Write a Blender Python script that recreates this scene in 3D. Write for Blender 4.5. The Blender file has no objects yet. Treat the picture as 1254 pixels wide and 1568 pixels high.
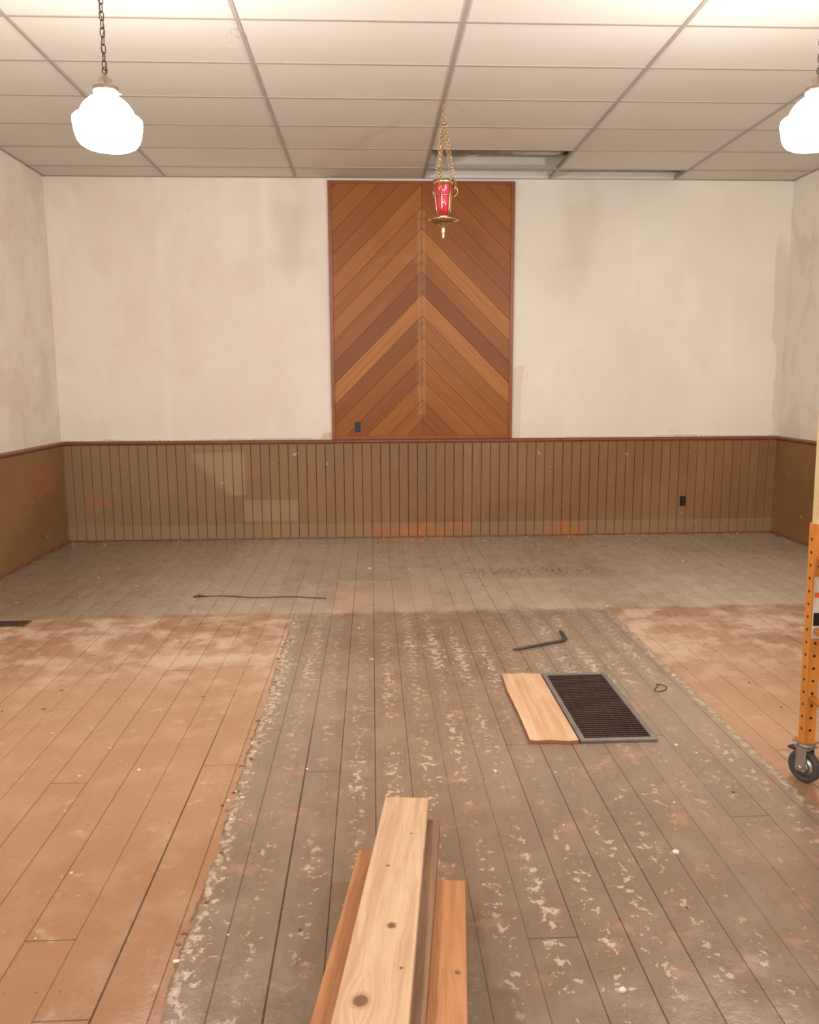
import bpy, math, random
from mathutils import Vector, Matrix
random.seed(7)
# ---------------------------------------------------------------- dimensions (metres)
H=3.487; D=8.197; XL=-3.06; XR=4.161; YB=-3.4; WH=1.0
GX=0.522; GY=4.769
def lin(r,g,b):
    f=lambda c:(c/255/12.92 if c/255<=0.04045 else ((c/255+0.055)/1.055)**2.4)
    return (f(r),f(g),f(b),1.0)
# ---------------------------------------------------------------- node helper
class G:
    def __init__(s,name):
        s.mat=bpy.data.materials.new(name); s.mat.use_nodes=True
        s.t=s.mat.node_tree; s.t.nodes.clear()
        s.out=s.t.nodes.new('ShaderNodeOutputMaterial')
        s.b=s.t.nodes.new('ShaderNodeBsdfPrincipled'); s.t.links.new(s.b.outputs[0],s.out.inputs[0])
    def put(s,sock,v):
        if isinstance(v,bpy.types.NodeSocket): s.t.links.new(v,sock)
        elif v is not None:
            try: sock.default_value=v
            except Exception:
                sock.default_value=tuple(v)[:3] if hasattr(v,'__len__') else v
    def m(s,op,a,b=None,c=None,clamp=False):
        n=s.t.nodes.new('ShaderNodeMath'); n.operation=op; n.use_clamp=clamp
        s.put(n.inputs[0],a); s.put(n.inputs[1],b); s.put(n.inputs[2],c); return n.outputs[0]
    def add(s,a,b): return s.m('ADD',a,b)
    def sub(s,a,b): return s.m('SUBTRACT',a,b)
    def mul(s,a,b): return s.m('MULTIPLY',a,b)
    def mx(s,a,b): return s.m('MAXIMUM',a,b)
    def mn(s,a,b): return s.m('MINIMUM',a,b)
    def ss(s,v,lo,hi,a=0.0,b=1.0):
        n=s.t.nodes.new('ShaderNodeMapRange'); n.interpolation_type='SMOOTHSTEP'
        inv=lo>hi
        if inv: lo,hi=hi,lo; a,b=b,a
        s.put(n.inputs[0],v); n.inputs[1].default_value=lo; n.inputs[2].default_value=hi
        n.inputs[3].default_value=a; n.inputs[4].default_value=b; return n.outputs[0]
    def mix(s,f,a,b,mode='MIX'):
        n=s.t.nodes.new('ShaderNodeMix'); n.data_type='RGBA'; n.blend_type=mode
        s.put(n.inputs[0],f); s.put(n.inputs[6],a); s.put(n.inputs[7],b); return n.outputs[2]
    def pos(s):
        n=s.t.nodes.new('ShaderNodeNewGeometry'); return n.outputs['Position']
    def obj(s):
        n=s.t.nodes.new('ShaderNodeTexCoord'); return n.outputs['Object']
    def uv(s):
        n=s.t.nodes.new('ShaderNodeTexCoord'); return n.outputs['UV']
    def xyz(s,v):
        n=s.t.nodes.new('ShaderNodeSeparateXYZ'); s.put(n.inputs[0],v); return n.outputs
    def vec(s,x,y,z):
        n=s.t.nodes.new('ShaderNodeCombineXYZ'); s.put(n.inputs[0],x); s.put(n.inputs[1],y); s.put(n.inputs[2],z); return n.outputs[0]
    def scl(s,v,sc,off=(0,0,0)):
        n=s.t.nodes.new('ShaderNodeMapping'); s.put(n.inputs[0],v); n.inputs[1].default_value=off; n.inputs[3].default_value=sc; return n.outputs[0]
    def noise(s,v,scale,detail=3,rough=.55,dist=0.0):
        n=s.t.nodes.new('ShaderNodeTexNoise'); s.put(n.inputs['Vector'],v); n.inputs['Scale'].default_value=scale
        n.inputs['Detail'].default_value=detail; n.inputs['Roughness'].default_value=rough; n.inputs['Distortion'].default_value=dist; return n.outputs[0]
    def white(s,v):
        n=s.t.nodes.new('ShaderNodeTexWhiteNoise'); n.noise_dimensions='3D'; s.put(n.inputs[0],v); return n.outputs[0]
    def attr(s,name):
        n=s.t.nodes.new('ShaderNodeAttribute'); n.attribute_name=name; return n.outputs[0]
    def box(s,x,y,x0,x1,y0,y1,e=.01):
        a=s.mul(s.ss(x,x0-e,x0+e),s.ss(x,x1+e,x1-e)); b=s.mul(s.ss(y,y0-e,y0+e),s.ss(y,y1+e,y1-e)); return s.mul(a,b)
    def fin(s,col,rough=.5,bump=None,bd=.01,bs=.5,metal=0.0,spec=None):
        s.put(s.b.inputs['Base Color'],col); s.put(s.b.inputs['Roughness'],rough); s.put(s.b.inputs['Metallic'],metal)
        if spec is not None: s.put(s.b.inputs['Specular IOR Level'],spec)
        if bump is not None:
            n=s.t.nodes.new('ShaderNodeBump'); n.inputs['Strength'].default_value=bs; n.inputs['Distance'].default_value=bd
            s.put(n.inputs['Height'],bump); s.t.links.new(n.outputs[0],s.b.inputs['Normal'])
        return s.mat
def simple(name,c,rough=.5,metal=0.0,var=.12,sc=20):
    g=G(name); n=g.noise(g.obj(),sc,1)
    col=g.mix(n,tuple(x*(1-var) for x in c[:3])+(1,),tuple(min(1,x*(1+var)) for x in c[:3])+(1,))
    return g.fin(col,rough,metal=metal)

# ---------------------------------------------------------------- materials
def mat_floor():
    g=G('painted_floorboards'); P=g.pos(); o=g.xyz(P); x,y=o[0],o[1]
    w=.1425
    u=g.m('DIVIDE',g.add(g.sub(x,.14),w*100),w)
    row=g.m('FLOOR',u); fu=g.m('FRACT',u)
    rnd=g.white(g.vec(row,3.3,1.1))
    al=g.add(g.m('DIVIDE',g.add(y,50.0),4.1),g.mul(rnd,7.0))
    seg=g.m('FLOOR',al); fa=g.m('FRACT',al)
    brd=g.white(g.vec(row,seg,2.0))
    du=g.mul(g.mn(fu,g.sub(1.0,fu)),w)
    bold=g.mx(g.ss(g.m('ABSOLUTE',g.add(x,.2875)),.02,.01),g.ss(g.m('ABSOLUTE',g.add(x,.715)),.02,.01))
    bold=g.mul(bold,g.ss(y,4.4,3.0))
    seam=g.mx(g.mul(g.ss(du,.0022,.0009),g.add(.30,g.mul(g.mul(rnd,rnd),.70))),g.mul(g.ss(du,.0032,.0016),bold))
    da=g.mul(g.mn(fa,g.sub(1.0,fa)),4.1); sa=g.ss(da,.0024,.001)
    cut=g.mul(g.ss(g.m('ABSOLUTE',g.sub(y,6.37)),.005,.002),g.box(x,y,-.35,2.0,6.2,6.5,.05))
    seam=g.mx(g.mx(seam,g.mul(sa,.8)),g.mul(cut,.6))
    big=g.noise(P,.9,3,.6); mid=g.noise(P,5.0,4,.65); fine=g.noise(P,40.0,3,.7); grain=g.noise(g.scl(P,(60,3,1)),1.0,2,.6)
    n1=g.noise(g.scl(P,(1,.85,1),(1,7,0)),33.0,4,.68)
    n2=g.noise(g.scl(P,(1,.6,1),(9,3,0)),2.2,2,.5)
    n3=g.noise(g.scl(P,(1,1,1),(3,13,0)),8.0,3,.55)
    # region masks
    xe=g.add(x,g.add(g.mul(g.sub(n3,.5),.045),g.mul(g.sub(n1,.5),.025)))
    run=g.mul(g.ss(xe,-.545,-.537),g.ss(xe,1.63,1.622))
    ye=g.add(y,g.add(g.mul(g.sub(mid,.5),.22),g.mul(g.sub(n1,.5),.1))); far=g.ss(ye,5.36,5.48)
    grey=g.mx(run,far)
    # old orange-tan paint
    org=g.mix(g.ss(big,.3,.7),lin(152,115,87),lin(168,131,103))
    org=g.mix(g.mul(g.ss(mid,.46,.72),.5),org,lin(184,151,124))
    org=g.mix(g.mul(brd,.35),org,lin(146,106,77))
    org=g.mix(g.mul(g.ss(grain,.5,.8),.25),org,lin(134,95,68))
    org=g.mix(g.mul(g.ss(y,3.6,1.8),.45),org,lin(136,94,64))  # darker towards the near end, fall-off of light put into the colour
    org=g.mix(g.mul(g.ss(n3,.62,.74),.40),org,lin(192,168,144))
    nb=g.mul(g.ss(y,3.7,4.8),g.ss(y,5.5,5.35)); org=g.mix(g.mul(g.mul(nb,g.ss(g.add(g.mul(mid,.6),g.mul(n2,.4)),.44,.62)),.75),org,lin(202,178,154))
    org=g.mix(g.mul(g.ss(n1,.67,.71),.55),org,lin(200,180,158))
    # grey-brown paint
    gr=g.mix(g.ss(big,.3,.7),lin(127,107,89),lin(144,124,105))
    gr=g.mix(g.mul(brd,.35),gr,lin(118,98,80))
    gr=g.mix(g.mul(g.ss(mid,.45,.75),.45),gr,lin(156,131,108))
    gr=g.mix(g.mul(g.ss(grain,.5,.8),.3),gr,lin(100,81,64))
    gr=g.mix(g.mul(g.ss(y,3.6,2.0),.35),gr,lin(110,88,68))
    c=g.m('COSINE',g.mul(g.sub(fu,.5),6.2832))
    v=g.add(n1,g.add(g.mul(c,.06),g.add(g.mul(g.sub(n2,.5),.20),g.mul(g.sub(n3,.5),.16))))
    inr=g.mul(g.ss(x,-.56,-.5),g.ss(x,1.66,1.55))
    amt=g.mul(inr,g.ss(y,5.8,5.3)); dens=g.add(g.mul(g.ss(y,3.0,4.2),.050),g.mul(g.ss(y,5.1,5.6),-.05))
    chips=g.mul(g.ss(g.add(v,dens),.62,.66),g.add(.04,g.mul(amt,.96)))
    chipc=g.mix(g.ss(n2,.42,.62),lin(174,140,114),lin(192,174,152))
    chips2=g.mul(g.ss(g.add(n3,g.mul(g.sub(fine,.5),.25)),.58,.68),amt)
    gr=g.mix(g.mul(chips2,.40),gr,lin(168,128,102))
    gr=g.mix(g.mul(chips,.68),gr,chipc)
    # far end
    fr=g.mix(g.ss(big,.3,.7),lin(152,136,116),lin(172,156,136))
    fr=g.mix(g.mul(brd,.4),fr,lin(182,166,146))
    fr=g.mix(g.mul(g.ss(mid,.5,.7),.35),fr,lin(184,168,148))
    pk=g.mul(g.box(x,y,-.45,1.6,5.2,6.9,.3),g.ss(g.add(n2,g.mul(g.sub(mid,.5),.4)),.44,.58))
    fr=g.mix(g.mul(pk,.4),fr,lin(192,164,142))
    fr=g.mix(g.mul(g.box(x,y,-.288,-.01,5.35,6.1,.012),.4),fr,lin(190,154,130))
    fr=g.mix(g.mul(g.ss(x,-.9,-2.6),.58),fr,lin(106,88,68))  # shade of the far left corner mixed into the paint colour
    fr=g.mix(g.mul(g.mul(g.ss(x,1.4,2.8),g.ss(y,7.4,6.2)),.5),fr,lin(194,180,160))
    st=g.mul(g.box(x,y,.75,1.9,6.42,6.72,.12),g.ss(n1,.50,.58)); fr=g.mix(g.mul(st,.8),fr,lin(74,60,50))
    st2=g.mul(g.box(x,y,.0,2.3,6.5,8.2,.3),g.ss(n3,.58,.64)); fr=g.mix(g.mul(st2,.35),fr,lin(104,86,70))
    gr=g.mix(far,gr,fr)
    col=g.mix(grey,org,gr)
    # ragged paint line along the runner
    dd=g.mn(g.m('ABSOLUTE',g.add(xe,.525)),g.m('ABSOLUTE',g.sub(xe,1.605)))
    ey=g.ss(y,5.5,5.35)
    em=g.mul(g.mul(g.ss(dd,.018,.009),g.ss(n1,.46,.54)),ey)
    col=g.mix(g.mul(em,.55),col,lin(190,172,150))
    em2=g.mul(g.mul(g.ss(g.m('ABSOLUTE',g.add(xe,.543)),.006,.002),g.ss(mid,.4,.55)),ey)
    col=g.mix(g.mul(em2,.8),col,lin(92,70,52))
    col=g.mix(g.mul(g.ss(fine,.55,.8),.18),col,lin(70,55,42))
    t=g.m('DIVIDE',g.add(y,20.0),.41); ny=g.m('FRACT',t); dy=g.mul(g.m('ABSOLUTE',g.sub(ny,.5)),.41)
    nx=g.mul(g.m('ABSOLUTE',g.sub(g.m('ABSOLUTE',g.sub(fu,.5)),.28)),w)
    nd=g.m('SQRT',g.add(g.mul(dy,dy),g.mul(nx,nx))); nail=g.mul(g.ss(nd,.0055,.003),g.ss(g.white(g.vec(row,g.m('FLOOR',t),5.0)),.35,.4))
    col=g.mix(g.mul(nail,.5),col,lin(84,62,48))
    col=g.mix(g.mul(seam,.82),col,lin(50,38,30))
    rough=g.add(g.add(.18,g.mul(g.ss(mid,.3,.7),.18)),g.mul(chips,.25))
    hgt=g.add(g.mul(seam,-1.0),g.add(g.mul(fine,.24),g.add(g.mul(mid,.2),g.mul(g.m('POWER',g.mul(g.m('ABSOLUTE',g.sub(fu,.5)),2.0),2.0),-.35))))
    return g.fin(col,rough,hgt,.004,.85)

def mat_plaster():
    g=G('patched_plaster'); P=g.pos(); o=g.xyz(P); x,y,z=o
    a=g.noise(P,.7,3,.6); b=g.noise(g.scl(P,(1,1,.5),(4,4,0)),2.2,3,.6,.4); c=g.noise(P,9.0,3,.65)
    col=g.mix(g.ss(a,.35,.65),lin(235,229,219),lin(241,237,230))
    col=g.mix(g.mul(g.ss(b,.48,.60),.12),col,lin(219,206,190))
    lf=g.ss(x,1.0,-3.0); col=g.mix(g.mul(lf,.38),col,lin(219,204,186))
    pt=g.noise(g.scl(P,(1,.9,.5),(2,7,3)),2.6,4,.6,.6)
    side=g.mx(g.ss(x,-3.04,-3.055),g.ss(x,4.14,4.155))
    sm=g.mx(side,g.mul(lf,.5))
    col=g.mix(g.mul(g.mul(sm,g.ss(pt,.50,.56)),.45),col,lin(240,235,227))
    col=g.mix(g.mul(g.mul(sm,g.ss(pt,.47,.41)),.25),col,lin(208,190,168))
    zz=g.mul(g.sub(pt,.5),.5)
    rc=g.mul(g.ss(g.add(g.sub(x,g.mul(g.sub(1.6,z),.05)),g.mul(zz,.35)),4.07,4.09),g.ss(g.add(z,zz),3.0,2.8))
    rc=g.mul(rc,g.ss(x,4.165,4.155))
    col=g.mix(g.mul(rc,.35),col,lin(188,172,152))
    bp=g.mul(g.box(g.add(x,g.mul(zz,.3)),g.add(z,g.mul(zz,.4)),1.42,1.51,1.0,1.70,.010),g.ss(y,8.0,8.1))
    col=g.mix(g.mul(bp,.4),col,lin(206,192,172))
    col=g.mix(g.mul(g.mul(g.box(x,z,-.55,-.38,1.0,1.07,.02),g.ss(c,.4,.5)),.6),col,lin(190,172,146))
    for k in (-2.0,-1.0,2.6,3.6):
        col=g.mix(g.mul(g.mul(g.ss(g.m('ABSOLUTE',g.sub(x,k)),.06,.0),g.ss(a,.4,.6)),.35),col,lin(245,242,236))
    col=g.mix(g.mul(g.ss(z,1.25,1.0),.10),col,lin(214,196,172))
    col=g.mix(g.mul(g.ss(c,.70,.73),.30),col,lin(196,178,156))
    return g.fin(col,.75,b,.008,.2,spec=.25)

def mat_tile():
    g=G('ceiling_tile'); P=g.pos()
    s=g.noise(P,130.0,1,.7); a=g.noise(P,.8,2); o=g.xyz(P)
    cx=g.m('FLOOR',g.m('DIVIDE',g.sub(o[0],GX),1.22)); cy=g.m('FLOOR',g.m('DIVIDE',g.sub(o[1],GY),.61))
    r=g.white(g.vec(cx,cy,1.0))
    col=g.mix(r,lin(218,213,206),lin(227,222,216)); col=g.mix(g.mul(g.ss(a,.4,.7),.3),col,lin(208,199,189))
    col=g.mix(g.mul(g.ss(s,.5,.7),.3),col,lin(188,179,168))
    return g.fin(col,.85,spec=.2)

def mat_wainscot():
    g=G('brown_painted_wainscot'); P=g.pos(); o=g.xyz(P); x,y,z=o
    a=g.noise(P,1.3,3,.6); b=g.noise(g.scl(P,(3,3,.8)),4.0,3,.65); f=g.noise(P,26.0,3,.65)
    bd=g.white(g.vec(g.m('FLOOR',g.m('DIVIDE',g.sub(x,XL),.0925)),1.0,2.0))
    back=g.ss(y,D-.08,D-.05)
    col=g.mix(g.ss(a,.3,.7),lin(133,97,60),lin(147,110,72))
    col=g.mix(g.mul(g.mul(bd,back),.30),col,lin(123,88,55))
    col=g.mix(g.mul(g.ss(b,.5,.7),.3),col,lin(157,121,84))
    lf=g.mul(g.ss(x,.4,-2.4),back); col=g.mix(g.mul(lf,.45),col,lin(147,125,96))
    jag=g.mul(g.sub(f,.5),.03)
    xx=g.add(x,jag)
    pb=g.mul(g.mul(g.box(xx,z,-1.80,-1.27,.45,.88,.012),back),g.ss(g.add(x,z),-1.05,-.9))
    col=g.mix(g.mul(pb,.40),col,lin(180,156,124))
    pb3=g.mul(g.box(xx,z,-1.3,-.75,.18,.40,.012),back); col=g.mix(g.mul(pb3,.35),col,lin(176,152,122))
    zb=g.add(z,jag); band=g.mul(g.ss(zb,.155,.145),back)
    col=g.mix(g.mul(band,.40),col,lin(162,138,108))
    oc=g.mul(band,g.mx(g.box(xx,z,.02,1.0,-.1,.15,.02),g.box(xx,z,1.75,2.2,-.1,.15,.02)))
    n=g.noise(g.scl(P,(1,1,1),(3,5,7)),11.0,4,.7)
    n2=g.noise(g.scl(P,(1,1,1.6),(13,5,17)),4.5,4,.75)
    col=g.mix(g.mul(g.mul(oc,g.ss(n,.42,.54)),.7),col,lin(184,112,62))
    col=g.mix(g.mul(g.ss(n,.67,.70),.7),col,lin(212,192,166))
    col=g.mix(g.mul(g.mul(back,g.ss(n2,.67,.69)),.6),col,lin(180,104,54))
    sl=g.mul(g.ss(x,XL+.1,XL+.05),g.box(y,z,7.3,7.95,.55,.85,.05)); col=g.mix(g.mul(g.mul(sl,g.ss(f,.52,.57)),.6),col,lin(190,104,50))
    oc2=g.mul(g.box(xx,z,-2.82,-2.62,.37,.43,.008),back); col=g.mix(g.mul(g.mul(oc2,g.ss(f,.4,.5)),.7),col,lin(184,104,54))
    return g.fin(col,g.add(.30,g.mul(b,.25)),g.add(g.mul(b,.6),g.mul(f,.5)),.004,.5)

def mat_wood_attr(name,scale=1.0):
    g=G(name); uv=g.uv(); t=g.attr('tint'); o=g.xyz(uv)
    a=g.noise(g.scl(uv,(1.2,26,1)),1.0,3,.6,.3); b=g.noise(g.scl(uv,(6,160,1)),1.0,2,.6); c=g.noise(g.scl(uv,(.8,5,1)),1.0,2)
    col=g.mix(g.mul(g.ss(a,.35,.7),.28),t,lin(112,64,22)); col=g.mix(g.mul(g.ss(b,.5,.75),.2),col,lin(92,50,18))
    col=g.mix(g.mul(g.ss(c,.5,.75),.22),col,lin(184,114,48))
    P=g.pos(); p=g.xyz(P); n=g.noise(P,20.0,3,.7)
    gh=g.mul(g.box(p[0],p[2],.462,.54,1.24,3.2,.006),g.ss(n,.32,.5))
    gh2=g.mul(g.box(p[0],p[2],.04,1.12,2.70,2.78,.012),g.ss(n,.42,.6))
    col=g.mix(g.mul(gh,.30),col,lin(186,146,104)); col=g.mix(g.mul(gh2,.14),col,lin(186,146,104))
    return g.fin(col,.45,a,.002,.3,spec=.35)

def mat_lumber(name,base,dark,light,knots=(),grainy=1.0):
    g=G(name); P=g.obj(); o=g.xyz(P); x,y,z=o
    kx=x; km=None; ring=None
    for (a,b,r) in knots:
        dx=g.sub(x,a); dy=g.mul(g.sub(y,b),.75); d=g.m('SQRT',g.add(g.mul(dx,dx),g.mul(dy,dy)))
        d=g.add(d,g.mul(g.sub(g.noise(P,90.0,1),.5),.004))
        k=g.ss(d,r,r*.75); rg=g.mul(g.ss(d,r*1.6,r),.6)
        infl=g.mul(g.ss(d,r*5,r),g.mul(g.m('SIGN',dx),-r*.8)); kx=g.add(kx,infl)
        km=k if km is None else g.mx(km,k); ring=rg if ring is None else g.mx(ring,rg)
    V=g.vec(g.add(kx,g.mul(z,.6)),y,z)
    a=g.noise(g.scl(V,(45,1.6,10)),1.0,4,.65,.6); b=g.noise(g.scl(V,(190,7,40)),1.0,3,.65); c=g.noise(g.scl(V,(8,2,4)),1.0,2); e=g.noise(P,60.0,3,.7)
    col=g.mix(g.mul(g.ss(a,.35,.68),.75),base,dark); col=g.mix(g.mul(g.ss(b,.48,.72),.5),col,dark); col=g.mix(g.mul(g.ss(c,.45,.7),.5),col,light)
    col=g.mix(g.mul(g.ss(e,.62,.70),.25),col,dark)
    if km is not None:
        col=g.mix(ring,col,lin(160,116,80)); col=g.mix(km,col,lin(112,78,58))
    return g.fin(col,.65,b,.002,.6)

M={}
M['floor']=mat_floor(); M['plaster']=mat_plaster(); M['tile']=mat_tile(); M['wains']=mat_wainscot()
M['panelwood']=mat_wood_attr('cedar_plank')
M['rail_t']=simple('ceiling_grid_metal',lin(168,159,152),.5,.0,.1)  # white-beige rails toned down, shadow along the grid is in this colour
M['redwood']=simple('red_brown_trim',lin(140,74,34),.4,0,.25,12)
M['caprail']=simple('brown_cap_rail',lin(130,82,56),.4,0,.3,10)
M['dark']=simple('dark_backing',lin(46,28,16),.8)
M['black']=simple('black_plastic',lin(22,20,19),.4)
M['plenum']=simple('old_plenum_boards',lin(104,92,80),.8,0,.4,4)
M['galv']=simple('galvanised_metal',lin(176,176,172),.35,.85,.2,8)
M['brass']=simple('polished_brass',lin(208,178,134),.25,1.0,.15,30)
M['cap']=simple('aged_nickel',lin(140,122,110),.4,.7,.2,30)
M['chain']=simple('bronze_chain',lin(96,80,68),.4,.7,.2,30)
M['grate']=simple('dark_grate_metal',lin(66,46,40),.5,.2,.3,12)
M['gframe']=simple('grey_grate_frame',lin(124,118,111),.5,.4,.3,14)
M['yellow']=simple('orange_yellow_enamel',lin(204,132,58),.4,.0,.2,10)
M['cream']=simple('pale_yellow_enamel',lin(214,194,154),.45,.0,.1,10)
M['rubber']=simple('grey_rubber',lin(66,64,64),.6,0,.2,20)
M['steel']=simple('zinc_steel',lin(170,168,165),.35,.9,.15,20)
M['label']=simple('paper_label',lin(206,200,192),.6,0,.1,60)
M['rust']=simple('rusty_iron',lin(88,80,74),.55,.5,.3,30)
M['chipw']=simple('plaster_crumb',lin(206,197,184),.8,0,.15,30)
M['chipd']=simple('wood_crumb',lin(120,92,70),.8,0,.3,30)
M['cord']=simple('brown_wire',lin(84,58,42),.6)
M['orwire']=simple('orange_wire_nut',lin(220,96,30),.5)
M['regist']=simple('brown_register',lin(84,66,50),.5,.3)
M['ply']=mat_lumber('plywood_offcut',lin(198,162,128),lin(172,128,94),lin(210,182,152))
M['plyedge']=simple('plywood_edge',lin(150,98,72),.7,0,.3,30)
M['pine']=mat_lumber('fresh_pine',lin(196,165,135),lin(168,130,98),lin(208,183,157),[(.013,.83,.010),(-.024,1.115,.016),(.03,.30,.004),(-.02,.52,.005),(.045,1.0,.004)])
M['pine2']=mat_lumber('shaded_brown_pine',lin(134,102,76),lin(104,76,54),lin(150,118,90))  # brown board tone, darkened further with the shade under the top plank
M['fir']=mat_lumber('orange_fir',lin(180,124,80),lin(148,92,54),lin(198,146,102),[(.05,.45,.007),(-.03,.25,.005)])
# opal glass: translucent, glowing
g=G('lit_opal_glass'); g.t.nodes.remove(g.b)
em=g.t.nodes.new('ShaderNodeEmission'); em.inputs[0].default_value=(1.0,.96,.91,1); em.inputs[1].default_value=6.0
tr=g.t.nodes.new('ShaderNodeBsdfTransparent'); tr.inputs[0].default_value=(1,.985,.96,1)
mxn=g.t.nodes.new('ShaderNodeMixShader'); n=g.noise(g.obj(),8,1); g.put(mxn.inputs[0],g.ss(n,.2,.8,.30,.40))
g.t.links.new(tr.outputs[0],mxn.inputs[1]); g.t.links.new(em.outputs[0],mxn.inputs[2]); g.t.links.new(mxn.outputs[0],g.out.inputs[0])
M['opal']=g.mat
try: g.mat.cycles.emission_sampling='NONE'
except Exception: pass
g=G('ruby_glass'); n=g.noise(g.obj(),20,1); g.put(g.b.inputs['Base Color'],g.mix(n,lin(222,20,64),lin(240,66,100)))
g.b.inputs['Roughness'].default_value=.1; g.b.inputs['Transmission Weight'].default_value=.35; M['ruby']=g.mat

# ---------------------------------------------------------------- mesh builder
class MB:
    def __init__(s): s.v=[];s.f=[];s.mi=[];s.sm=[];s.uv=[];s.col=[];s.mats=[]
    def mat(s,n):
        if n not in s.mats: s.mats.append(n)
        return s.mats.index(n)
    def face(s,idx,m,sm=False,uv=None,col=None):
        s.f.append(tuple(idx)); s.mi.append(s.mat(m)); s.sm.append(sm); s.uv.append(uv); s.col.append(col)
    def box(s,x0,x1,y0,y1,z0,z1,m,X=None):
        b=len(s.v); P=[(x,y,z) for z in (z0,z1) for y in (y0,y1) for x in (x0,x1)]
        s.v+= [tuple(X@Vector(p)) for p in P] if X else P
        for q in ((0,2,3,1),(4,5,7,6),(0,1,5,4),(2,6,7,3),(0,4,6,2),(1,3,7,5)): s.face([b+i for i in q],m)
    def prism(s,poly,fn,h0,h1,m,uvf=None,col=None):
        b=len(s.v); n=len(poly)
        for h in (h0,h1):
            for p in poly: s.v.append(tuple(fn(p[0],p[1],h)))
        uv=[uvf(*p) for p in poly] if uvf else None
        s.face([b+n+i for i in range(n)],m,False,uv,col)
        s.face([b+i for i in range(n)][::-1],m,False,uv[::-1] if uv else None,col)
        for i in range(n):
            j=(i+1)%n; s.face([b+i,b+j,b+n+j,b+n+i],m,False,[uv[i],uv[j],uv[j],uv[i]] if uv else None,col)
    def spin(s,prof,c,m,n=40,X=None,caps=False):
        b=len(s.v); c=Vector(c)
        for r,z in prof:
            for i in range(n):
                a=2*math.pi*i/n; p=Vector((r*math.cos(a),r*math.sin(a),z)); p=(X@p if X else p)+c; s.v.append(tuple(p))
        for k in range(len(prof)-1):
            for i in range(n):
                j=(i+1)%n; s.face([b+k*n+i,b+k*n+j,b+(k+1)*n+j,b+(k+1)*n+i],m,True)
        if caps:
            s.face([b+i for i in range(n)][::-1],m); s.face([b+(len(prof)-1)*n+i for i in range(n)],m)
    def tube(s,path,r,m,closed=False,n=8):
        path=[Vector(p) for p in path]; N=len(path); b=len(s.v)
        T=[]
        for i in range(N):
            if closed: t=path[(i+1)%N]-path[i-1]
            else: t=path[min(i+1,N-1)]-path[max(i-1,0)]
            T.append(t.normalized())
        ref=T[0].orthogonal().normalized()
        for i in range(N):
            ref=(ref-T[i]*ref.dot(T[i])).normalized(); q=T[i].cross(ref)
            rr=r[i] if hasattr(r,'__len__') else r
            for k in range(n):
                a=2*math.pi*k/n; s.v.append(tuple(path[i]+(ref*math.cos(a)+q*math.sin(a))*rr))
        for i in range(N if closed else N-1):
            for k in range(n):
                j=(i+1)%N; l=(k+1)%n; s.face([b+i*n+k,b+i*n+l,b+j*n+l,b+j*n+k],m,True)
        if not closed:
            s.face([b+k for k in range(n)][::-1],m); s.face([b+(N-1)*n+k for k in range(n)],m)
    def link(s,c,d,nrm,L,W,r,m):
        c=Vector(c); d=Vector(d).normalized(); nrm=Vector(nrm); sd=d.cross(nrm).normalized(); pts=[]
        for i in range(16):
            a=2*math.pi*i/16; h=(L-W)/2; yy=math.sin(a)*W/2+(h if math.sin(a)>0 else -h if math.sin(a)<0 else 0)
            pts.append(c+d*yy+sd*math.cos(a)*W/2)
        s.tube(pts,r,m,True,6)
    def chain(s,p0,p1,L,W,r,m):
        p0=Vector(p0);p1=Vector(p1); d=(p1-p0); n=max(1,int(d.length/(L-2*r))); a=d.orthogonal().normalized(); b=d.normalized().cross(a)
        for i in range(n): s.link(p0+d*((i+.5)/n),d,a if i%2 else b,L,W,r,m)
    def make(s,name,parent=None,loc=None,bevel=0,mw=None):
        me=bpy.data.meshes.new(name); me.from_pydata(s.v,[],s.f); 
        for n in s.mats: me.materials.append(M[n])
        me.polygons.foreach_set('material_index',s.mi); me.polygons.foreach_set('use_smooth',s.sm)
        if any(u for u in s.uv):
            arr=[]
            for i,f in enumerate(s.f):
                for k in range(len(f)): arr+= list(s.uv[i][k]) if s.uv[i] else [0.0,0.0]
            me.uv_layers.new(name='UVMap'); me.uv_layers['UVMap'].data.foreach_set('uv',arr)
        if any(c for c in s.col):
            arr=[]
            for i,f in enumerate(s.f):
                for k in range(len(f)): arr+= list(s.col[i]) if s.col[i] else [.5,.5,.5,1.0]
            me.color_attributes.new('tint','FLOAT_COLOR','CORNER'); me.color_attributes['tint'].data.foreach_set('color',arr)
        me.update()
        ob=bpy.data.objects.new(name,me); bpy.context.collection.objects.link(ob)
        if loc: ob.location=loc
        if mw: ob.matrix_world=mw
        if parent: ob.parent=parent
        if bevel:
            b=ob.modifiers.new('bevel','BEVEL'); b.width=bevel; b.segments=2; b.limit_method='ANGLE'
        return ob

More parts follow.
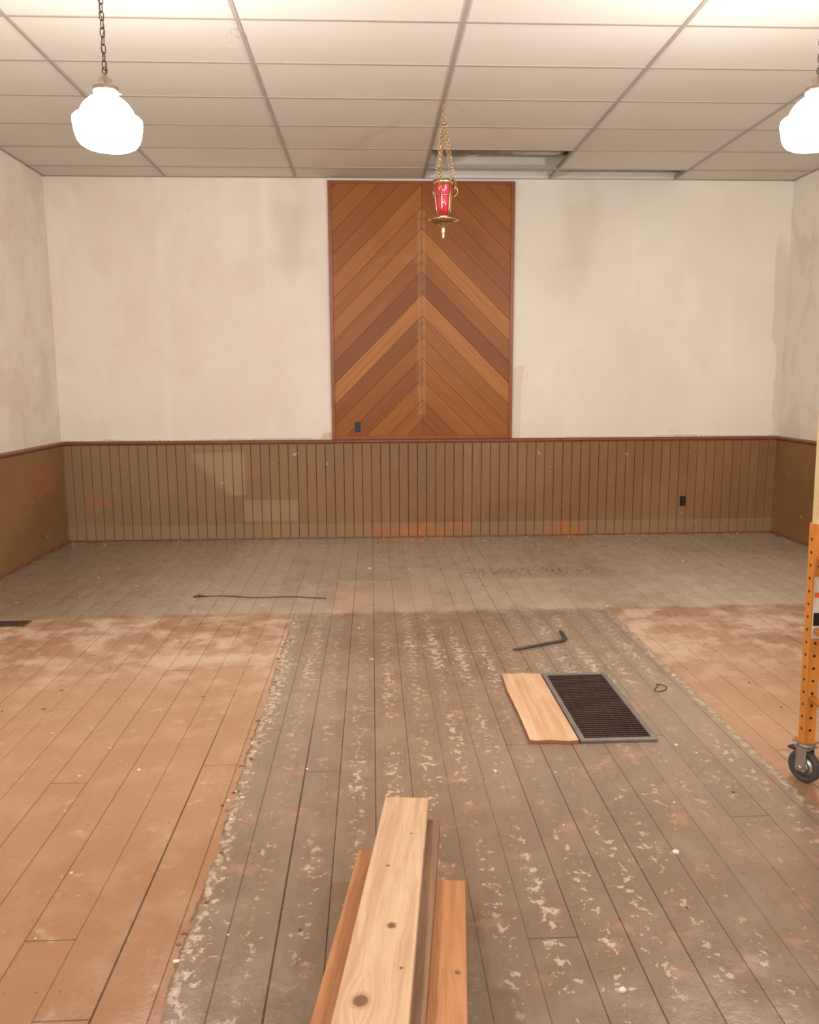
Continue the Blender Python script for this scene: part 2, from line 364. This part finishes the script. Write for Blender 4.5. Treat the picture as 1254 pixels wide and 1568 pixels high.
# ---------------------------------------------------------------- room shell
T=.12; ZT=H+.5
b=MB(); b.box(XL-T,XR+T,YB-T,D+T,-.1,0,'floor'); b.make('floor')
for nm,a in (('wall_back',(XL-T,XR+T,D,D+T)),('wall_front',(XL-T,XR+T,YB-T,YB)),('wall_left',(XL-T,XL,YB,D)),('wall_right',(XR,XR+T,YB,D))):
    b=MB(); b.box(*a,0,ZT,'plaster'); b.make(nm)
open_cells={(0,4),(0,5),(1,5)}
b=MB()
for k in range(-3,3+1):
    x0=max(XL,GX+1.22*k); x1=min(XR,GX+1.22*(k+1))
    if x1<=x0: continue
    for j in range(-14,6):
        y0=max(YB,GY+.61*j); y1=min(D,GY+.61*(j+1))
        if y1<=y0 or (k,j) in open_cells: continue
        b.box(x0+.004,x1-.004,y0+.004,y1-.004,H+.006,H+.020,'tile')
b.box(XL,XR,YB,D,ZT-.02,ZT,'plenum')
for i in range(9): b.box(XL,XR,D-.55-.4*i,D-.50-.4*i,ZT-.2,ZT-.02,'plenum')
b.make('ceiling')
b=MB(); hw=.0115
for k in range(-2,4):
    x=GX+1.22*k
    if XL<x<XR: b.box(x-hw,x+hw,YB,D,H-.001,H+.006,'rail_t'); b.box(x-.001,x+.001,YB,D,H+.006,H+.045,'rail_t')
for j in range(-13,6):
    y=GY+.61*j
    if y<D: b.box(XL,XR,y-hw*.9,y+hw*.9,H,H+.006,'rail_t'); b.box(XL,XR,y-.001,y+.001,H+.006,H+.04,'rail_t')
b.box(XL,XR,D-.022,D,H,H+.004,'rail_t'); b.box(XL,XL+.022,YB,D,H,H+.004,'rail_t'); b.box(XR-.022,XR,YB,D,H,H+.004,'rail_t')
b.make('ceiling_grid')
b=MB(); X=Matrix.Rotation(math.pi/2,4,'Y')
prof=[(.085+(.004 if i%4==0 else 0),i*.03-.2) for i in range(60)]
b.spin(prof,(1.0,7.62,H+.16),'galv',24,X,True)
b.box(.6,1.6,7.25,7.30,H+.05,H+.12,'galv')
b.make('ventilation_duct')

# ---------------------------------------------------------------- wainscot
b=MB()
bw=.0925; x=XL; front=D-.022; gw=.005
b.box(XL,XR,front+.012,D-.001,0,WH,'dark')
while x<XR-.001:
    x1=min(x+bw,XR)
    P=[(x+gw*.3,D-.002),(x+gw*.3,front+.005),(x+gw*.3+.005,front),(x1-gw*.3-.005,front),(x1-gw*.3,front+.005),(x1-gw*.3,D-.002)]
    n=len(P); s0=len(b.v)
    for z in (.004,WH):
        for p in P: b.v.append((p[0],p[1],z))
    for i in range(n-1): b.face([s0+i,s0+i+1,s0+n+i+1,s0+n+i],'wains')
    b.face([s0+n+i for i in range(n)],'wains')
    x=x1
b.make('wainscot_back')
def sidew(nm,xa,xb):
    b=MB()
    edges=[YB,-2.4,-1.2,0,1.2,2.4,3.6,4.8,6.0,7.2,D-.022]
    for i in range(len(edges)-1):
        b.box(xa,xb,edges[i]+.001,edges[i+1]-.001,.004,WH,'wains')
    b.make(nm)
sidew('wainscot_left',XL+.001,XL+.02); sidew('wainscot_right',XR-.02,XR-.001)
def rail(nm,pf,z,mat,depth):
    b=MB()
    prof=[(0,0),(depth*.55,0),(depth*.62,.012),(depth,.020),(depth,.034),(depth*.8,.042),(0,.045)]
    s0=0; n=len(prof)
    for e in (0,1):
        for p in prof: b.v.append(pf(e,p,z))
    for i in range(n): b.face([s0+i,s0+(i+1)%n,s0+n+(i+1)%n,s0+n+i],mat)
    b.make(nm)
rail('trim_1',lambda e,p,z:((XL,XR)[e],D-p[0]-.0005,z+p[1]),WH-.045,'caprail',.04)
rail('trim_2',lambda e,p,z:(XL+p[0]+.0005,(YB,D)[e],z+p[1]),WH-.045,'caprail',.04)
rail('trim_3',lambda e,p,z:(XR-p[0]-.0005,(YB,D)[e],z+p[1]),WH-.045,'caprail',.04)
b=MB(); x=XL+.05
while x<XR-.05:
    L=random.uniform(.05,.35)
    if random.random()<.85 and not (-.45<x+L and x<1.45):
        b.box(x,x+L,D-random.uniform(.015,.036),D-.0005,WH,WH+random.uniform(.006,.020),'chipw')
    x+=L+random.uniform(0,.05)
b.make('trim_4',bevel=.002)
b=MB(); b.box(XL,XR,D-.036,D-.022,0,.012,'caprail'); b.make('baseboard_back',bevel=.004)
b=MB(); b.box(XL+.02,XL+.036,YB,D-.036,0,.02,'caprail'); b.make('baseboard_left',bevel=.004)
b=MB(); b.box(XR-.036,XR-.02,YB,D-.036,0,.02,'caprail'); b.make('baseboard_right',bevel=.004)

# ---------------------------------------------------------------- chevron plank panel
def clip(poly,a,b_,c):
    out=[]
    for i in range(len(poly)):
        p=poly[i];q=poly[(i+1)%len(poly)]; dp=a*p[0]+b_*p[1]-c; dq=a*q[0]+b_*q[1]-c
        if dp<=0: out.append(p)
        if (dp<0<dq) or (dq<0<dp):
            t=dp/(dp-dq); out.append((p[0]+t*(q[0]-p[0]),p[1]+t*(q[1]-p[1])))
    return out
px0,px1,pz0,pz1=-.395,1.405,1.0,3.462; cxm=.505; fw=.035
root=bpy.data.objects.new('chevron_wood_panel',None); bpy.context.collection.objects.link(root)
b=MB(); b.box(px0+.01,px1-.01,D-.012,D-.0005,pz0,pz1,'dark'); b.make('backer',root)
b=MB(); step=.205
pal=[lin(148,87,32),lin(154,92,36),lin(144,82,29),lin(157,95,38),lin(149,87,32),lin(138,77,27)]
lightc=lin(178,114,54)
for side in (-1,1):
    for i in range(-6,18):
        c0=.98+i*step; c1=c0+step-.004
        A=2.0
        if side<0: poly=[(cxm-A,c0-A),(cxm+.0,c0),(cxm+.0,c1),(cxm-A,c1-A)]
        else: poly=[(cxm,c0),(cxm+A,c0-A),(cxm+A,c1-A),(cxm,c1)]
        for (a,bb,c) in ((-1,0,-(px0+fw)) ,(1,0,px1-fw),(0,-1,-(pz0+fw)),(0,1,pz1-fw*.8)):
            poly=clip(poly,a,bb,c)
            if len(poly)<3: break
        if len(poly)<3: continue
        if side<0: poly=clip(poly,1,0,cxm-.0012)
        else: poly=clip(poly,-1,0,-(cxm+.0012))
        if len(poly)<3: continue
        col=random.choice(pal)
        if (side<0 and i in (6,)) or (side>0 and i in (6,9)): col=lightc
        if side<0 and i in (9,11): col=lin(166,102,45)
        if (side>0 and i==7): col=lin(132,72,26)
        if (side<0 and i==7): col=lin(134,74,26)
        r1,r2=random.random()*20,random.random()*20; q=.7071
        uvf=lambda u,v,s=side,r1=r1,r2=r2:((u*q-s*v*q)+r1,(u*q*s+v*q)+r2) if s>0 else ((u*q+v*q)+r1,(-u*q+v*q)+r2)
        b.prism(poly,lambda u,v,h:(u,D-h,v),.0125,.024+random.uniform(-.001,.001),'panelwood',uvf,col)
b.make('planks',root)
b=MB()
b.box(px0,px0+fw,D-.036,D-.0005,pz0,pz1,'redwood'); b.box(px1-fw,px1,D-.036,D-.0005,pz0,pz1,'redwood')
b.box(px0+fw,px1-fw,D-.035,D-.0005,pz0,pz0+fw,'redwood'); b.box(px0+fw,px1-fw,D-.035,D-.0005,pz1-fw*.8,pz1,'redwood')
b.make('frame',root,bevel=.003)

# ---------------------------------------------------------------- outlets
def outlet(x,z,yf,wire=False):
    b=MB(); b.box(-.028,.028,-.008,0,-.05,.05,'black'); b.box(-.018,.018,-.014,-.008,.006,.036,'black'); b.box(-.018,.018,-.014,-.008,-.036,-.006,'black')
    for zz in (.021,-.021):
        b.box(-.008,-.005,-.0145,-.0138,zz-.006,zz+.006,'gframe'); b.box(.005,.008,-.0145,-.0138,zz-.006,zz+.006,'gframe')
    if wire:
        b.spin([(0,0),(.008,.002),(.007,.018),(0,.02)],(.0,-.012,.052),'orwire',12)
        b.tube([(0,-.005,-.05),(.004,-.014,-.065),(.02,-.016,-.075)],.003,'orwire')
    b.make('electrical_outlet',loc=(x,yf,z),bevel=.0015)
outlet(-.14,1.125,D-.0255,True); outlet(3.19,.34,D-.0225)

# ---------------------------------------------------------------- pendants
def pendant(x,y,W):
    r=bpy.data.objects.new('pendant_lamp',None); bpy.context.collection.objects.link(r); r.location=(x,y,0)
    zb=2.535
    b=MB()
    prof=[(.0,0),(.06,.001),(.095,.007),(.115,.018),(.127,.034),(.134,.055),(.139,.080),(.142,.105),(.141,.120),(.134,.128),(.117,.134),(.111,.145),(.104,.162),(.090,.182),(.070,.200),(.052,.212),(.045,.222),(.045,.232)]
    b.spin(prof,(0,0,0),'opal',48); b.make('glass_shade',r,(0,0,zb))
    b=MB(); b.spin([(.0475,.222),(.052,.224),(.052,.246),(.044,.252),(.030,.262),(.026,.280),(.016,.288),(.010,.300),(.0,.302)],(0,0,0),'cap',32)
    for a in range(3):
        an=a*2.094+.5; b.spin([(0,0),(.004,0),(.004,.012),(0,.012)],(math.cos(an)*.052,math.sin(an)*.052,.23),'cap',8,Matrix.Rotation(math.pi/2,4,'Y'))
    b.link((0,0,.312),(0,0,1),(0,1,0),.028,.02,.003,'chain'); b.make('fitter_cap',r,(0,0,zb))
    b=MB(); b.chain((0,0,zb+.318),(0,0,H-.035),.036,.019,.0026,'chain')
    pts=[(math.sin(t*.9)*.006,math.cos(t*.7)*.006,zb+.30+(H-.03-zb-.30)*t/30) for t in range(31)]
    b.tube(pts,.0022,'chain',n=6); b.make('chain',r)
    b=MB(); b.spin([(0,-.045),(.012,-.04),(.03,-.03),(.06,-.012),(.064,0)],(0,0,H-.001),'cap',32); b.make('canopy',r)
    L=bpy.data.lights.new('bulb','POINT'); L.energy=W; L.color=(1.0,.975,.94); L.shadow_soft_size=.07
    lo=bpy.data.objects.new('bulb',L); bpy.context.collection.objects.link(lo); lo.parent=r; lo.location=(0,0,zb+.10)
for (x,y,W) in ((-1.094,3.694,200),(1.905,3.60,200),(-1.094,-1.2,240),(1.905,-1.2,240)): pendant(x,y,W)  # rear pair added unseen behind the camera to even out the light

# ---------------------------------------------------------------- sanctuary lamp
r=bpy.data.objects.new('sanctuary_lamp',None); bpy.context.collection.objects.link(r); r.location=(GX,5.989,0)
b=MB(); b.spin([(.0,2.72),(.030,2.725),(.042,2.75),(.050,2.80),(.054,2.86),(.060,2.93),(.062,2.935),(.058,2.93),(.050,2.86),(.045,2.80),(.036,2.755),(0,2.73)],(0,0,0),'ruby',32); b.make('ruby_glass_cup',r)
b=MB()
b.spin([(0,2.555),(.006,2.56),(.010,2.575),(.009,2.59),(.012,2.60),(.016,2.625),(.012,2.645),(.03,2.655),(.034,2.664),(.07,2.668),(.106,2.684),(.110,2.690),(.106,2.692),(.07,2.677),(.03,2.674),(.028,2.69),(.042,2.70),(.046,2.715),(.034,2.722),(0,2.722)],(0,0,0),'brass',40)
b.spin([(.063,2.922),(.068,2.922),(.068,2.940),(.075,2.955),(.066,2.950),(.063,2.940),(.063,2.922)],(0,0,0),'brass',36)
b.spin([(.058,2.845),(.0615,2.845),(.0615,2.855),(.058,2.855),(.058,2.845)],(0,0,0),'brass',36)
for i in range(6):
    a=i*math.pi/3+.25; c,s=math.cos(a),math.sin(a)
    b.tube([(c*.045,s*.045,2.715),(c*.052,s*.052,2.77),(c*.060,s*.060,2.85),(c*.067,s*.067,2.925)],.0035,'brass')
    b.spin([(0,0),(.010,.006),(.008,.018),(.0,.026)],(c*.070,s*.070,2.948),'brass',8)
for i in range(3):
    a=i*2.0944+.15; c,s=math.cos(a),math.sin(a)
    pts=[(c*q,s*q,z) for q,z in ((.066,2.85),(.085,2.855),(.102,2.875),(.104,2.90),(.090,2.915),(.078,2.905),(.080,2.89))]
    b.tube(pts,.004,'brass'); 
    b.chain((c*.092,s*.092,2.915),(c*.012,s*.012,3.33),.024,.013,.0019,'brass')
    b.chain((c*.055,s*.055,2.95),(c*.008,s*.008,3.30),.022,.012,.0016,'brass')
b.spin([(0,3.32),(.018,3.325),(.022,3.335),(.010,3.345),(0,3.35)],(0,0,0),'brass',20)
b.chain((0,0,3.35),(0,0,3.46),.024,.013,.002,'brass')
b.tube([(0,0,3.45),(.009,0,3.455),(.011,0,3.466),(0,0,3.474),(0,0,3.487)],.002,'brass')
b.make('brass_frame',r)
# wire loop dangling from the ceiling grid
b=MB(); pts=[(-.715,4.88,H-.001)]+[(-.745+math.cos(a)*.034,4.885,H-.05+math.sin(a)*.042) for a in [1.0+i*.5 for i in range(12)]]; b.tube(pts,.0016,'rail_t',n=6); b.make('hanging_wire_loop')

# ---------------------------------------------------------------- floor grate, plywood, register
r=bpy.data.objects.new('floor_vent_grate',None); bpy.context.collection.objects.link(r)
gx0,gx1,gy0,gy1=.892,1.235,3.31,4.14
b=MB(); t=.024
b.box(gx0,gx1,gy0,gy0+t,0,.016,'gframe'); b.box(gx0,gx1,gy1-t,gy1,0,.016,'gframe'); b.box(gx0,gx0+t,gy0+t,gy1-t,0,.016,'gframe'); b.box(gx1-t,gx1,gy0+t,gy1-t,0,.016,'gframe')
b.make('frame',r,bevel=.003)
b=MB(); b.box(gx0+t,gx1-t,gy0+t,gy1-t,.0005,.003,'black')
y=gy0+t+.012
while y<gy1-t-.006:
    b.box(gx0+t,gx1-t,y,y+.009,.003,.013,'grate'); y+=.021
x=gx0+t+.04
while x<gx1-t-.02:
    b.box(x,x+.004,gy0+t,gy1-t,.003,.011,'grate'); x+=.05
b.make('slats',r)
b=MB()
poly=[(.672,3.325),(.70,3.315),(.76,3.318),(.84,3.302),(.884,3.31),(.884,4.13),(.80,4.142),(.74,4.138),(.678,4.146),(.668,3.9),(.674,3.6)]
b.prism(poly,lambda u,v,h:(u,v,h),.0,.018,'ply')
o=b.make('plywood_offcut',bevel=.0015)
o.data.materials.append(M['plyedge'])
for p in o.data.polygons:
    if abs(p.normal.z)<.5: p.material_index=1
b=MB(); b.box(-2.62,-2.28,5.24,5.36,0,.006,'regist')
for i in range(14): b.box(-2.60+i*.0225,-2.59+i*.0225,5.26,5.34,.006,.008,'black')
b.make('floor_register',bevel=.001)

# ---------------------------------------------------------------- pry bar and wire on floor
b=MB(); b.tube([(.813,4.558,.010),(.90,4.595,.010),(1.0,4.643,.010),(1.10,4.688,.010),(1.148,4.712,.010),(1.166,4.74,.012),(1.165,4.79,.016),(1.158,4.83,.022),(1.155,4.845,.026)],[.006,.009,.009,.009,.009,.010,.011,.012,.008],'rust',n=8); b.make('pry_bar')
b=MB(); pts=[(-1.25+i*.045,5.92-.0048*i+.018*math.sin(i*.55),.0045) for i in range(21)]; b.tube(pts,.004,'cord',n=6); b.tube([(-1.33,5.90,.006),(-1.29,5.915,.012),(-1.25,5.92,.0045)],[.006,.012,.004],'cord',n=6); b.make('loose_wire')
b=MB(); pts=[(1.46+math.sin(i*.5)*.045*(1-i/40),3.93+math.cos(i*.42)*.05,.003) for i in range(14)]; b.tube(pts,.0025,'cord',n=5); b.make('bent_nail_wire')

# ---------------------------------------------------------------- debris
b=MB()
def crumb(x,y,s,m):
    if .64<x<1.26 and 3.28<y<4.17: return
    if -.2<x<.35 and y<2.6: return
    if -1.45<x<-.2 and 5.75<y<6.05: return
    if .78<x<1.2 and 4.5<y<4.9: return
    if 1.38<x<1.55 and 3.85<y<4.02: return
    if x>1.55 and 2.1<y<3.05: return
    n=random.randint(4,6); a0=random.random()*6; poly=[(x+math.cos(a0+i*6.283/n)*s*random.uniform(.5,1.2),y+math.sin(a0+i*6.283/n)*s*random.uniform(.4,1.0)) for i in range(n)]
    b.prism(poly,lambda u,v,h:(u,v,h),.0,random.uniform(.002,.006),m)
for i in range(260):
    crumb(random.uniform(-2.7,3.8),random.uniform(1.9,8.1),random.choice([.003,.004,.005,.007,.010]),'chipw' if random.random()<.62 else 'chipd')
for i in range(60):
    crumb(random.uniform(XL+.06,XR-.1),D-.06-random.random()**2*.25,random.choice([.005,.008,.012]),'chipw' if random.random()<.6 else 'chipd')
for i in range(40): crumb(-.54+random.uniform(-.02,.03),random.uniform(1.9,5.3),random.uniform(.006,.012),'chipd' if random.random()<.5 else 'chipw')
for (x,y,s) in ((1.0,2.47,.016),(.63,1.86,.012),(-.03,6.78,.02),(1.6,4.1,.014)): crumb(x,y,s,'chipw')
b.make('plaster_debris')

# ---------------------------------------------------------------- lumber stack
d=Vector((-.0985,-.9865,.1638)).normalized(); s=Vector((.9951,-.0994,0)).normalized(); u=s.cross(d).normalized()
if u.z<0: u=-u
Mx=Matrix(((s.x,d.x,u.x,.099),(s.y,d.y,u.y,2.462),(s.z,d.z,u.z,.23),(0,0,0,1)))
def board(x0,x1,y0,L,ztop,th,m,yaw=0.0):
    b=MB(); w=x1-x0
    b.box(-w/2,w/2,0,L,-th,0,m)
    mw=Mx@Matrix.Translation(((x0+x1)/2,y0,ztop))@Matrix.Rotation(yaw,4,'Z')
    o=b.make('lumber_board',bevel=.003,mw=mw)
    if mw.determinant()<0: o.data.flip_normals()
board(-.07,.07,0,2.05,0,.038,'pine')
board(-.030,.110,.085,2.0,-.0385,.038,'pine2',.012)
board(-.129,.011,.235,1.85,-.077,.038,'fir')
board(.043,.183,.42,1.66,-.077,.038,'fir',.008)
al=.75; c=Mx@Vector((.03,al,0)); zt=.23+.1638*(al-.045)/1.0-.1185
b=MB(); b.box(c.x-.14,c.x+.14,c.y-.045,c.y+.045,0,zt-.006,'pine2'); b.make('timber_prop_block',bevel=.003)
al=1.75; c=Mx@Vector((.03,al,0)); zt=.23+.1638*(al-.045)-.125
b=MB(); b.box(c.x-.3,c.x+.3,c.y-.02,c.y+.02,zt-.09,zt,'pine2')
for sx in (-1,1):
    for sy in (-1,1):
        X=Matrix.Translation((c.x+sx*.22,c.y+sy*.03,zt-.06))@Matrix.Rotation(sy*.35,4,'X')
        b.box(-.04,.04,-.012,.012,-(zt-.06)/math.cos(.35)+.008,.03,'pine2',X)
b.make('sawhorse')

# ---------------------------------------------------------------- rolling scaffold
r=bpy.data.objects.new('rolling_scaffold',None); bpy.context.collection.objects.link(r)
def caster(x,y,ang):
    b=MB(); R=.064; X=Matrix.Rotation(ang,4,'Z')@Matrix.Rotation(math.pi/2,4,'Y')
    b.spin([(.0,-.016),(.02,-.018),(.03,-.012),(.044,-.012),(.050,-.016),(.060,-.015),(R,-.009),(R,.009),(.060,.015),(.050,.016),(.044,.012),(.03,.012),(.02,.018),(0,.016)],(x,y,R),'rubber',32,X)
    b.spin([(.0,-.0195),(.022,-.0195),(.024,-.013),(.042,-.0125),(.042,.0125),(.024,.013),(.022,.0195),(0,.0195)],(x,y,R),'steel',24,X)
    Y=Matrix.Translation((x,y,0))@Matrix.Rotation(ang,4,'Z')
    for sx in (-1,1):
        b.box(sx*.026-.002,sx*.026+.002,-.02,.022,R-.016,.142,'steel',Y)
        b.spin([(0,-.006),(.009,-.006),(.009,.006),(0,.006)],tuple(Y@Vector((sx*.03,0,R))),'steel',10,X)
    b.box(-.03,.03,-.03,.03,.142,.148,'steel',Y)
    b.spin([(.0,.148),(.032,.148),(.034,.156),(.026,.164),(.0,.164)],(x,y,0),'steel',24)
    b.box(-.036,.036,-.036,.036,.164,.170,'steel',Y)
    b.box(-.018,.018,.02,.065,.120,.126,'black',Y)
    return b
def post(x,y):
    b=MB(); X=Matrix.Translation((x,y,.17))@Matrix.Rotation(-.018,4,'Y'); w=.022
    b.box(-w,w,-w,w,0,.86,'yellow',X); b.box(-.016,.016,-.016,.016,.86,1.75,'cream',X)
    z=.05
    while z<.84:
        c=X@Vector((0,-w-.0004,z)); b.spin([(0,0),(.0055,0),(.0055,.0006)],tuple(c),'black',12,Matrix.Rotation(math.pi/2,4,'X'))
        c=X@Vector((-w-.0004,0,z)); b.spin([(0,0),(.0055,0),(.0055,.0006)],tuple(c),'black',12,Matrix.Rotation(-math.pi/2,4,'Y'))
        z+=.05
    b.box(-w*.8,w*.8,-w-.0015,-w-.0002,.42,.66,'label',X); b.box(-w*.6,w*.6,-w-.002,-w-.0014,.47,.52,'black',X); b.box(-w*.6,w*.6,-w-.002,-w-.0014,.58,.60,'orwire',X)
    b.box(-.03,.03,-.03,.03,-.001,.008,'yellow',X)
    return b
px=1.682
for fx in (px,3.25):
    for fy in (2.93,2.22):
        caster(fx,fy,.5 if fx==px else 1.1).make('caster',r); post(fx,fy).make('post',r)
    b=MB()
    for z in (.35,.62,.90,1.2,1.5): b.tube([(fx-.018*(z-.17),2.24,z),(fx-.018*(z-.17),2.91,z)],.013,'yellow',n=10)
    b.make('rungs',r)
b=MB()
for y in (2.22,2.93): b.box(px+.02,3.23,y-.015,y+.015,.90,.95,'yellow')
b.box(px+.03,3.22,2.24,2.91,.95,.968,'ply'); b.make('platform_deck',r)

# ---------------------------------------------------------------- world, camera
w=bpy.data.worlds.new('w'); bpy.context.scene.world=w; w.use_nodes=True
w.node_tree.nodes['Background'].inputs[0].default_value=(.02,.02,.02,1)
yaw,pitch,roll=.0455,.1573,-.005
f=Vector((math.sin(yaw)*math.cos(pitch),math.cos(yaw)*math.cos(pitch),-math.sin(pitch)))
rr=Vector((math.cos(yaw),-math.sin(yaw),0)); uu=rr.cross(f)
c_,s_=math.cos(roll),math.sin(roll); r2=c_*rr+s_*uu; u2=-s_*rr+c_*uu
cam=bpy.data.cameras.new('camera'); co=bpy.data.objects.new('camera',cam); bpy.context.collection.objects.link(co)
co.matrix_world=Matrix(((r2.x,u2.x,-f.x,0),(r2.y,u2.y,-f.y,0),(r2.z,u2.z,-f.z,1.557),(0,0,0,1)))
cam.sensor_fit='VERTICAL'; cam.sensor_height=36; cam.lens=36*1247.4/1568; cam.clip_start=.05
bpy.context.scene.camera=co
bpy.context.scene.view_settings.view_transform='Standard'
bpy.context.scene.view_settings.look='None'
bpy.context.scene.view_settings.exposure=0.0
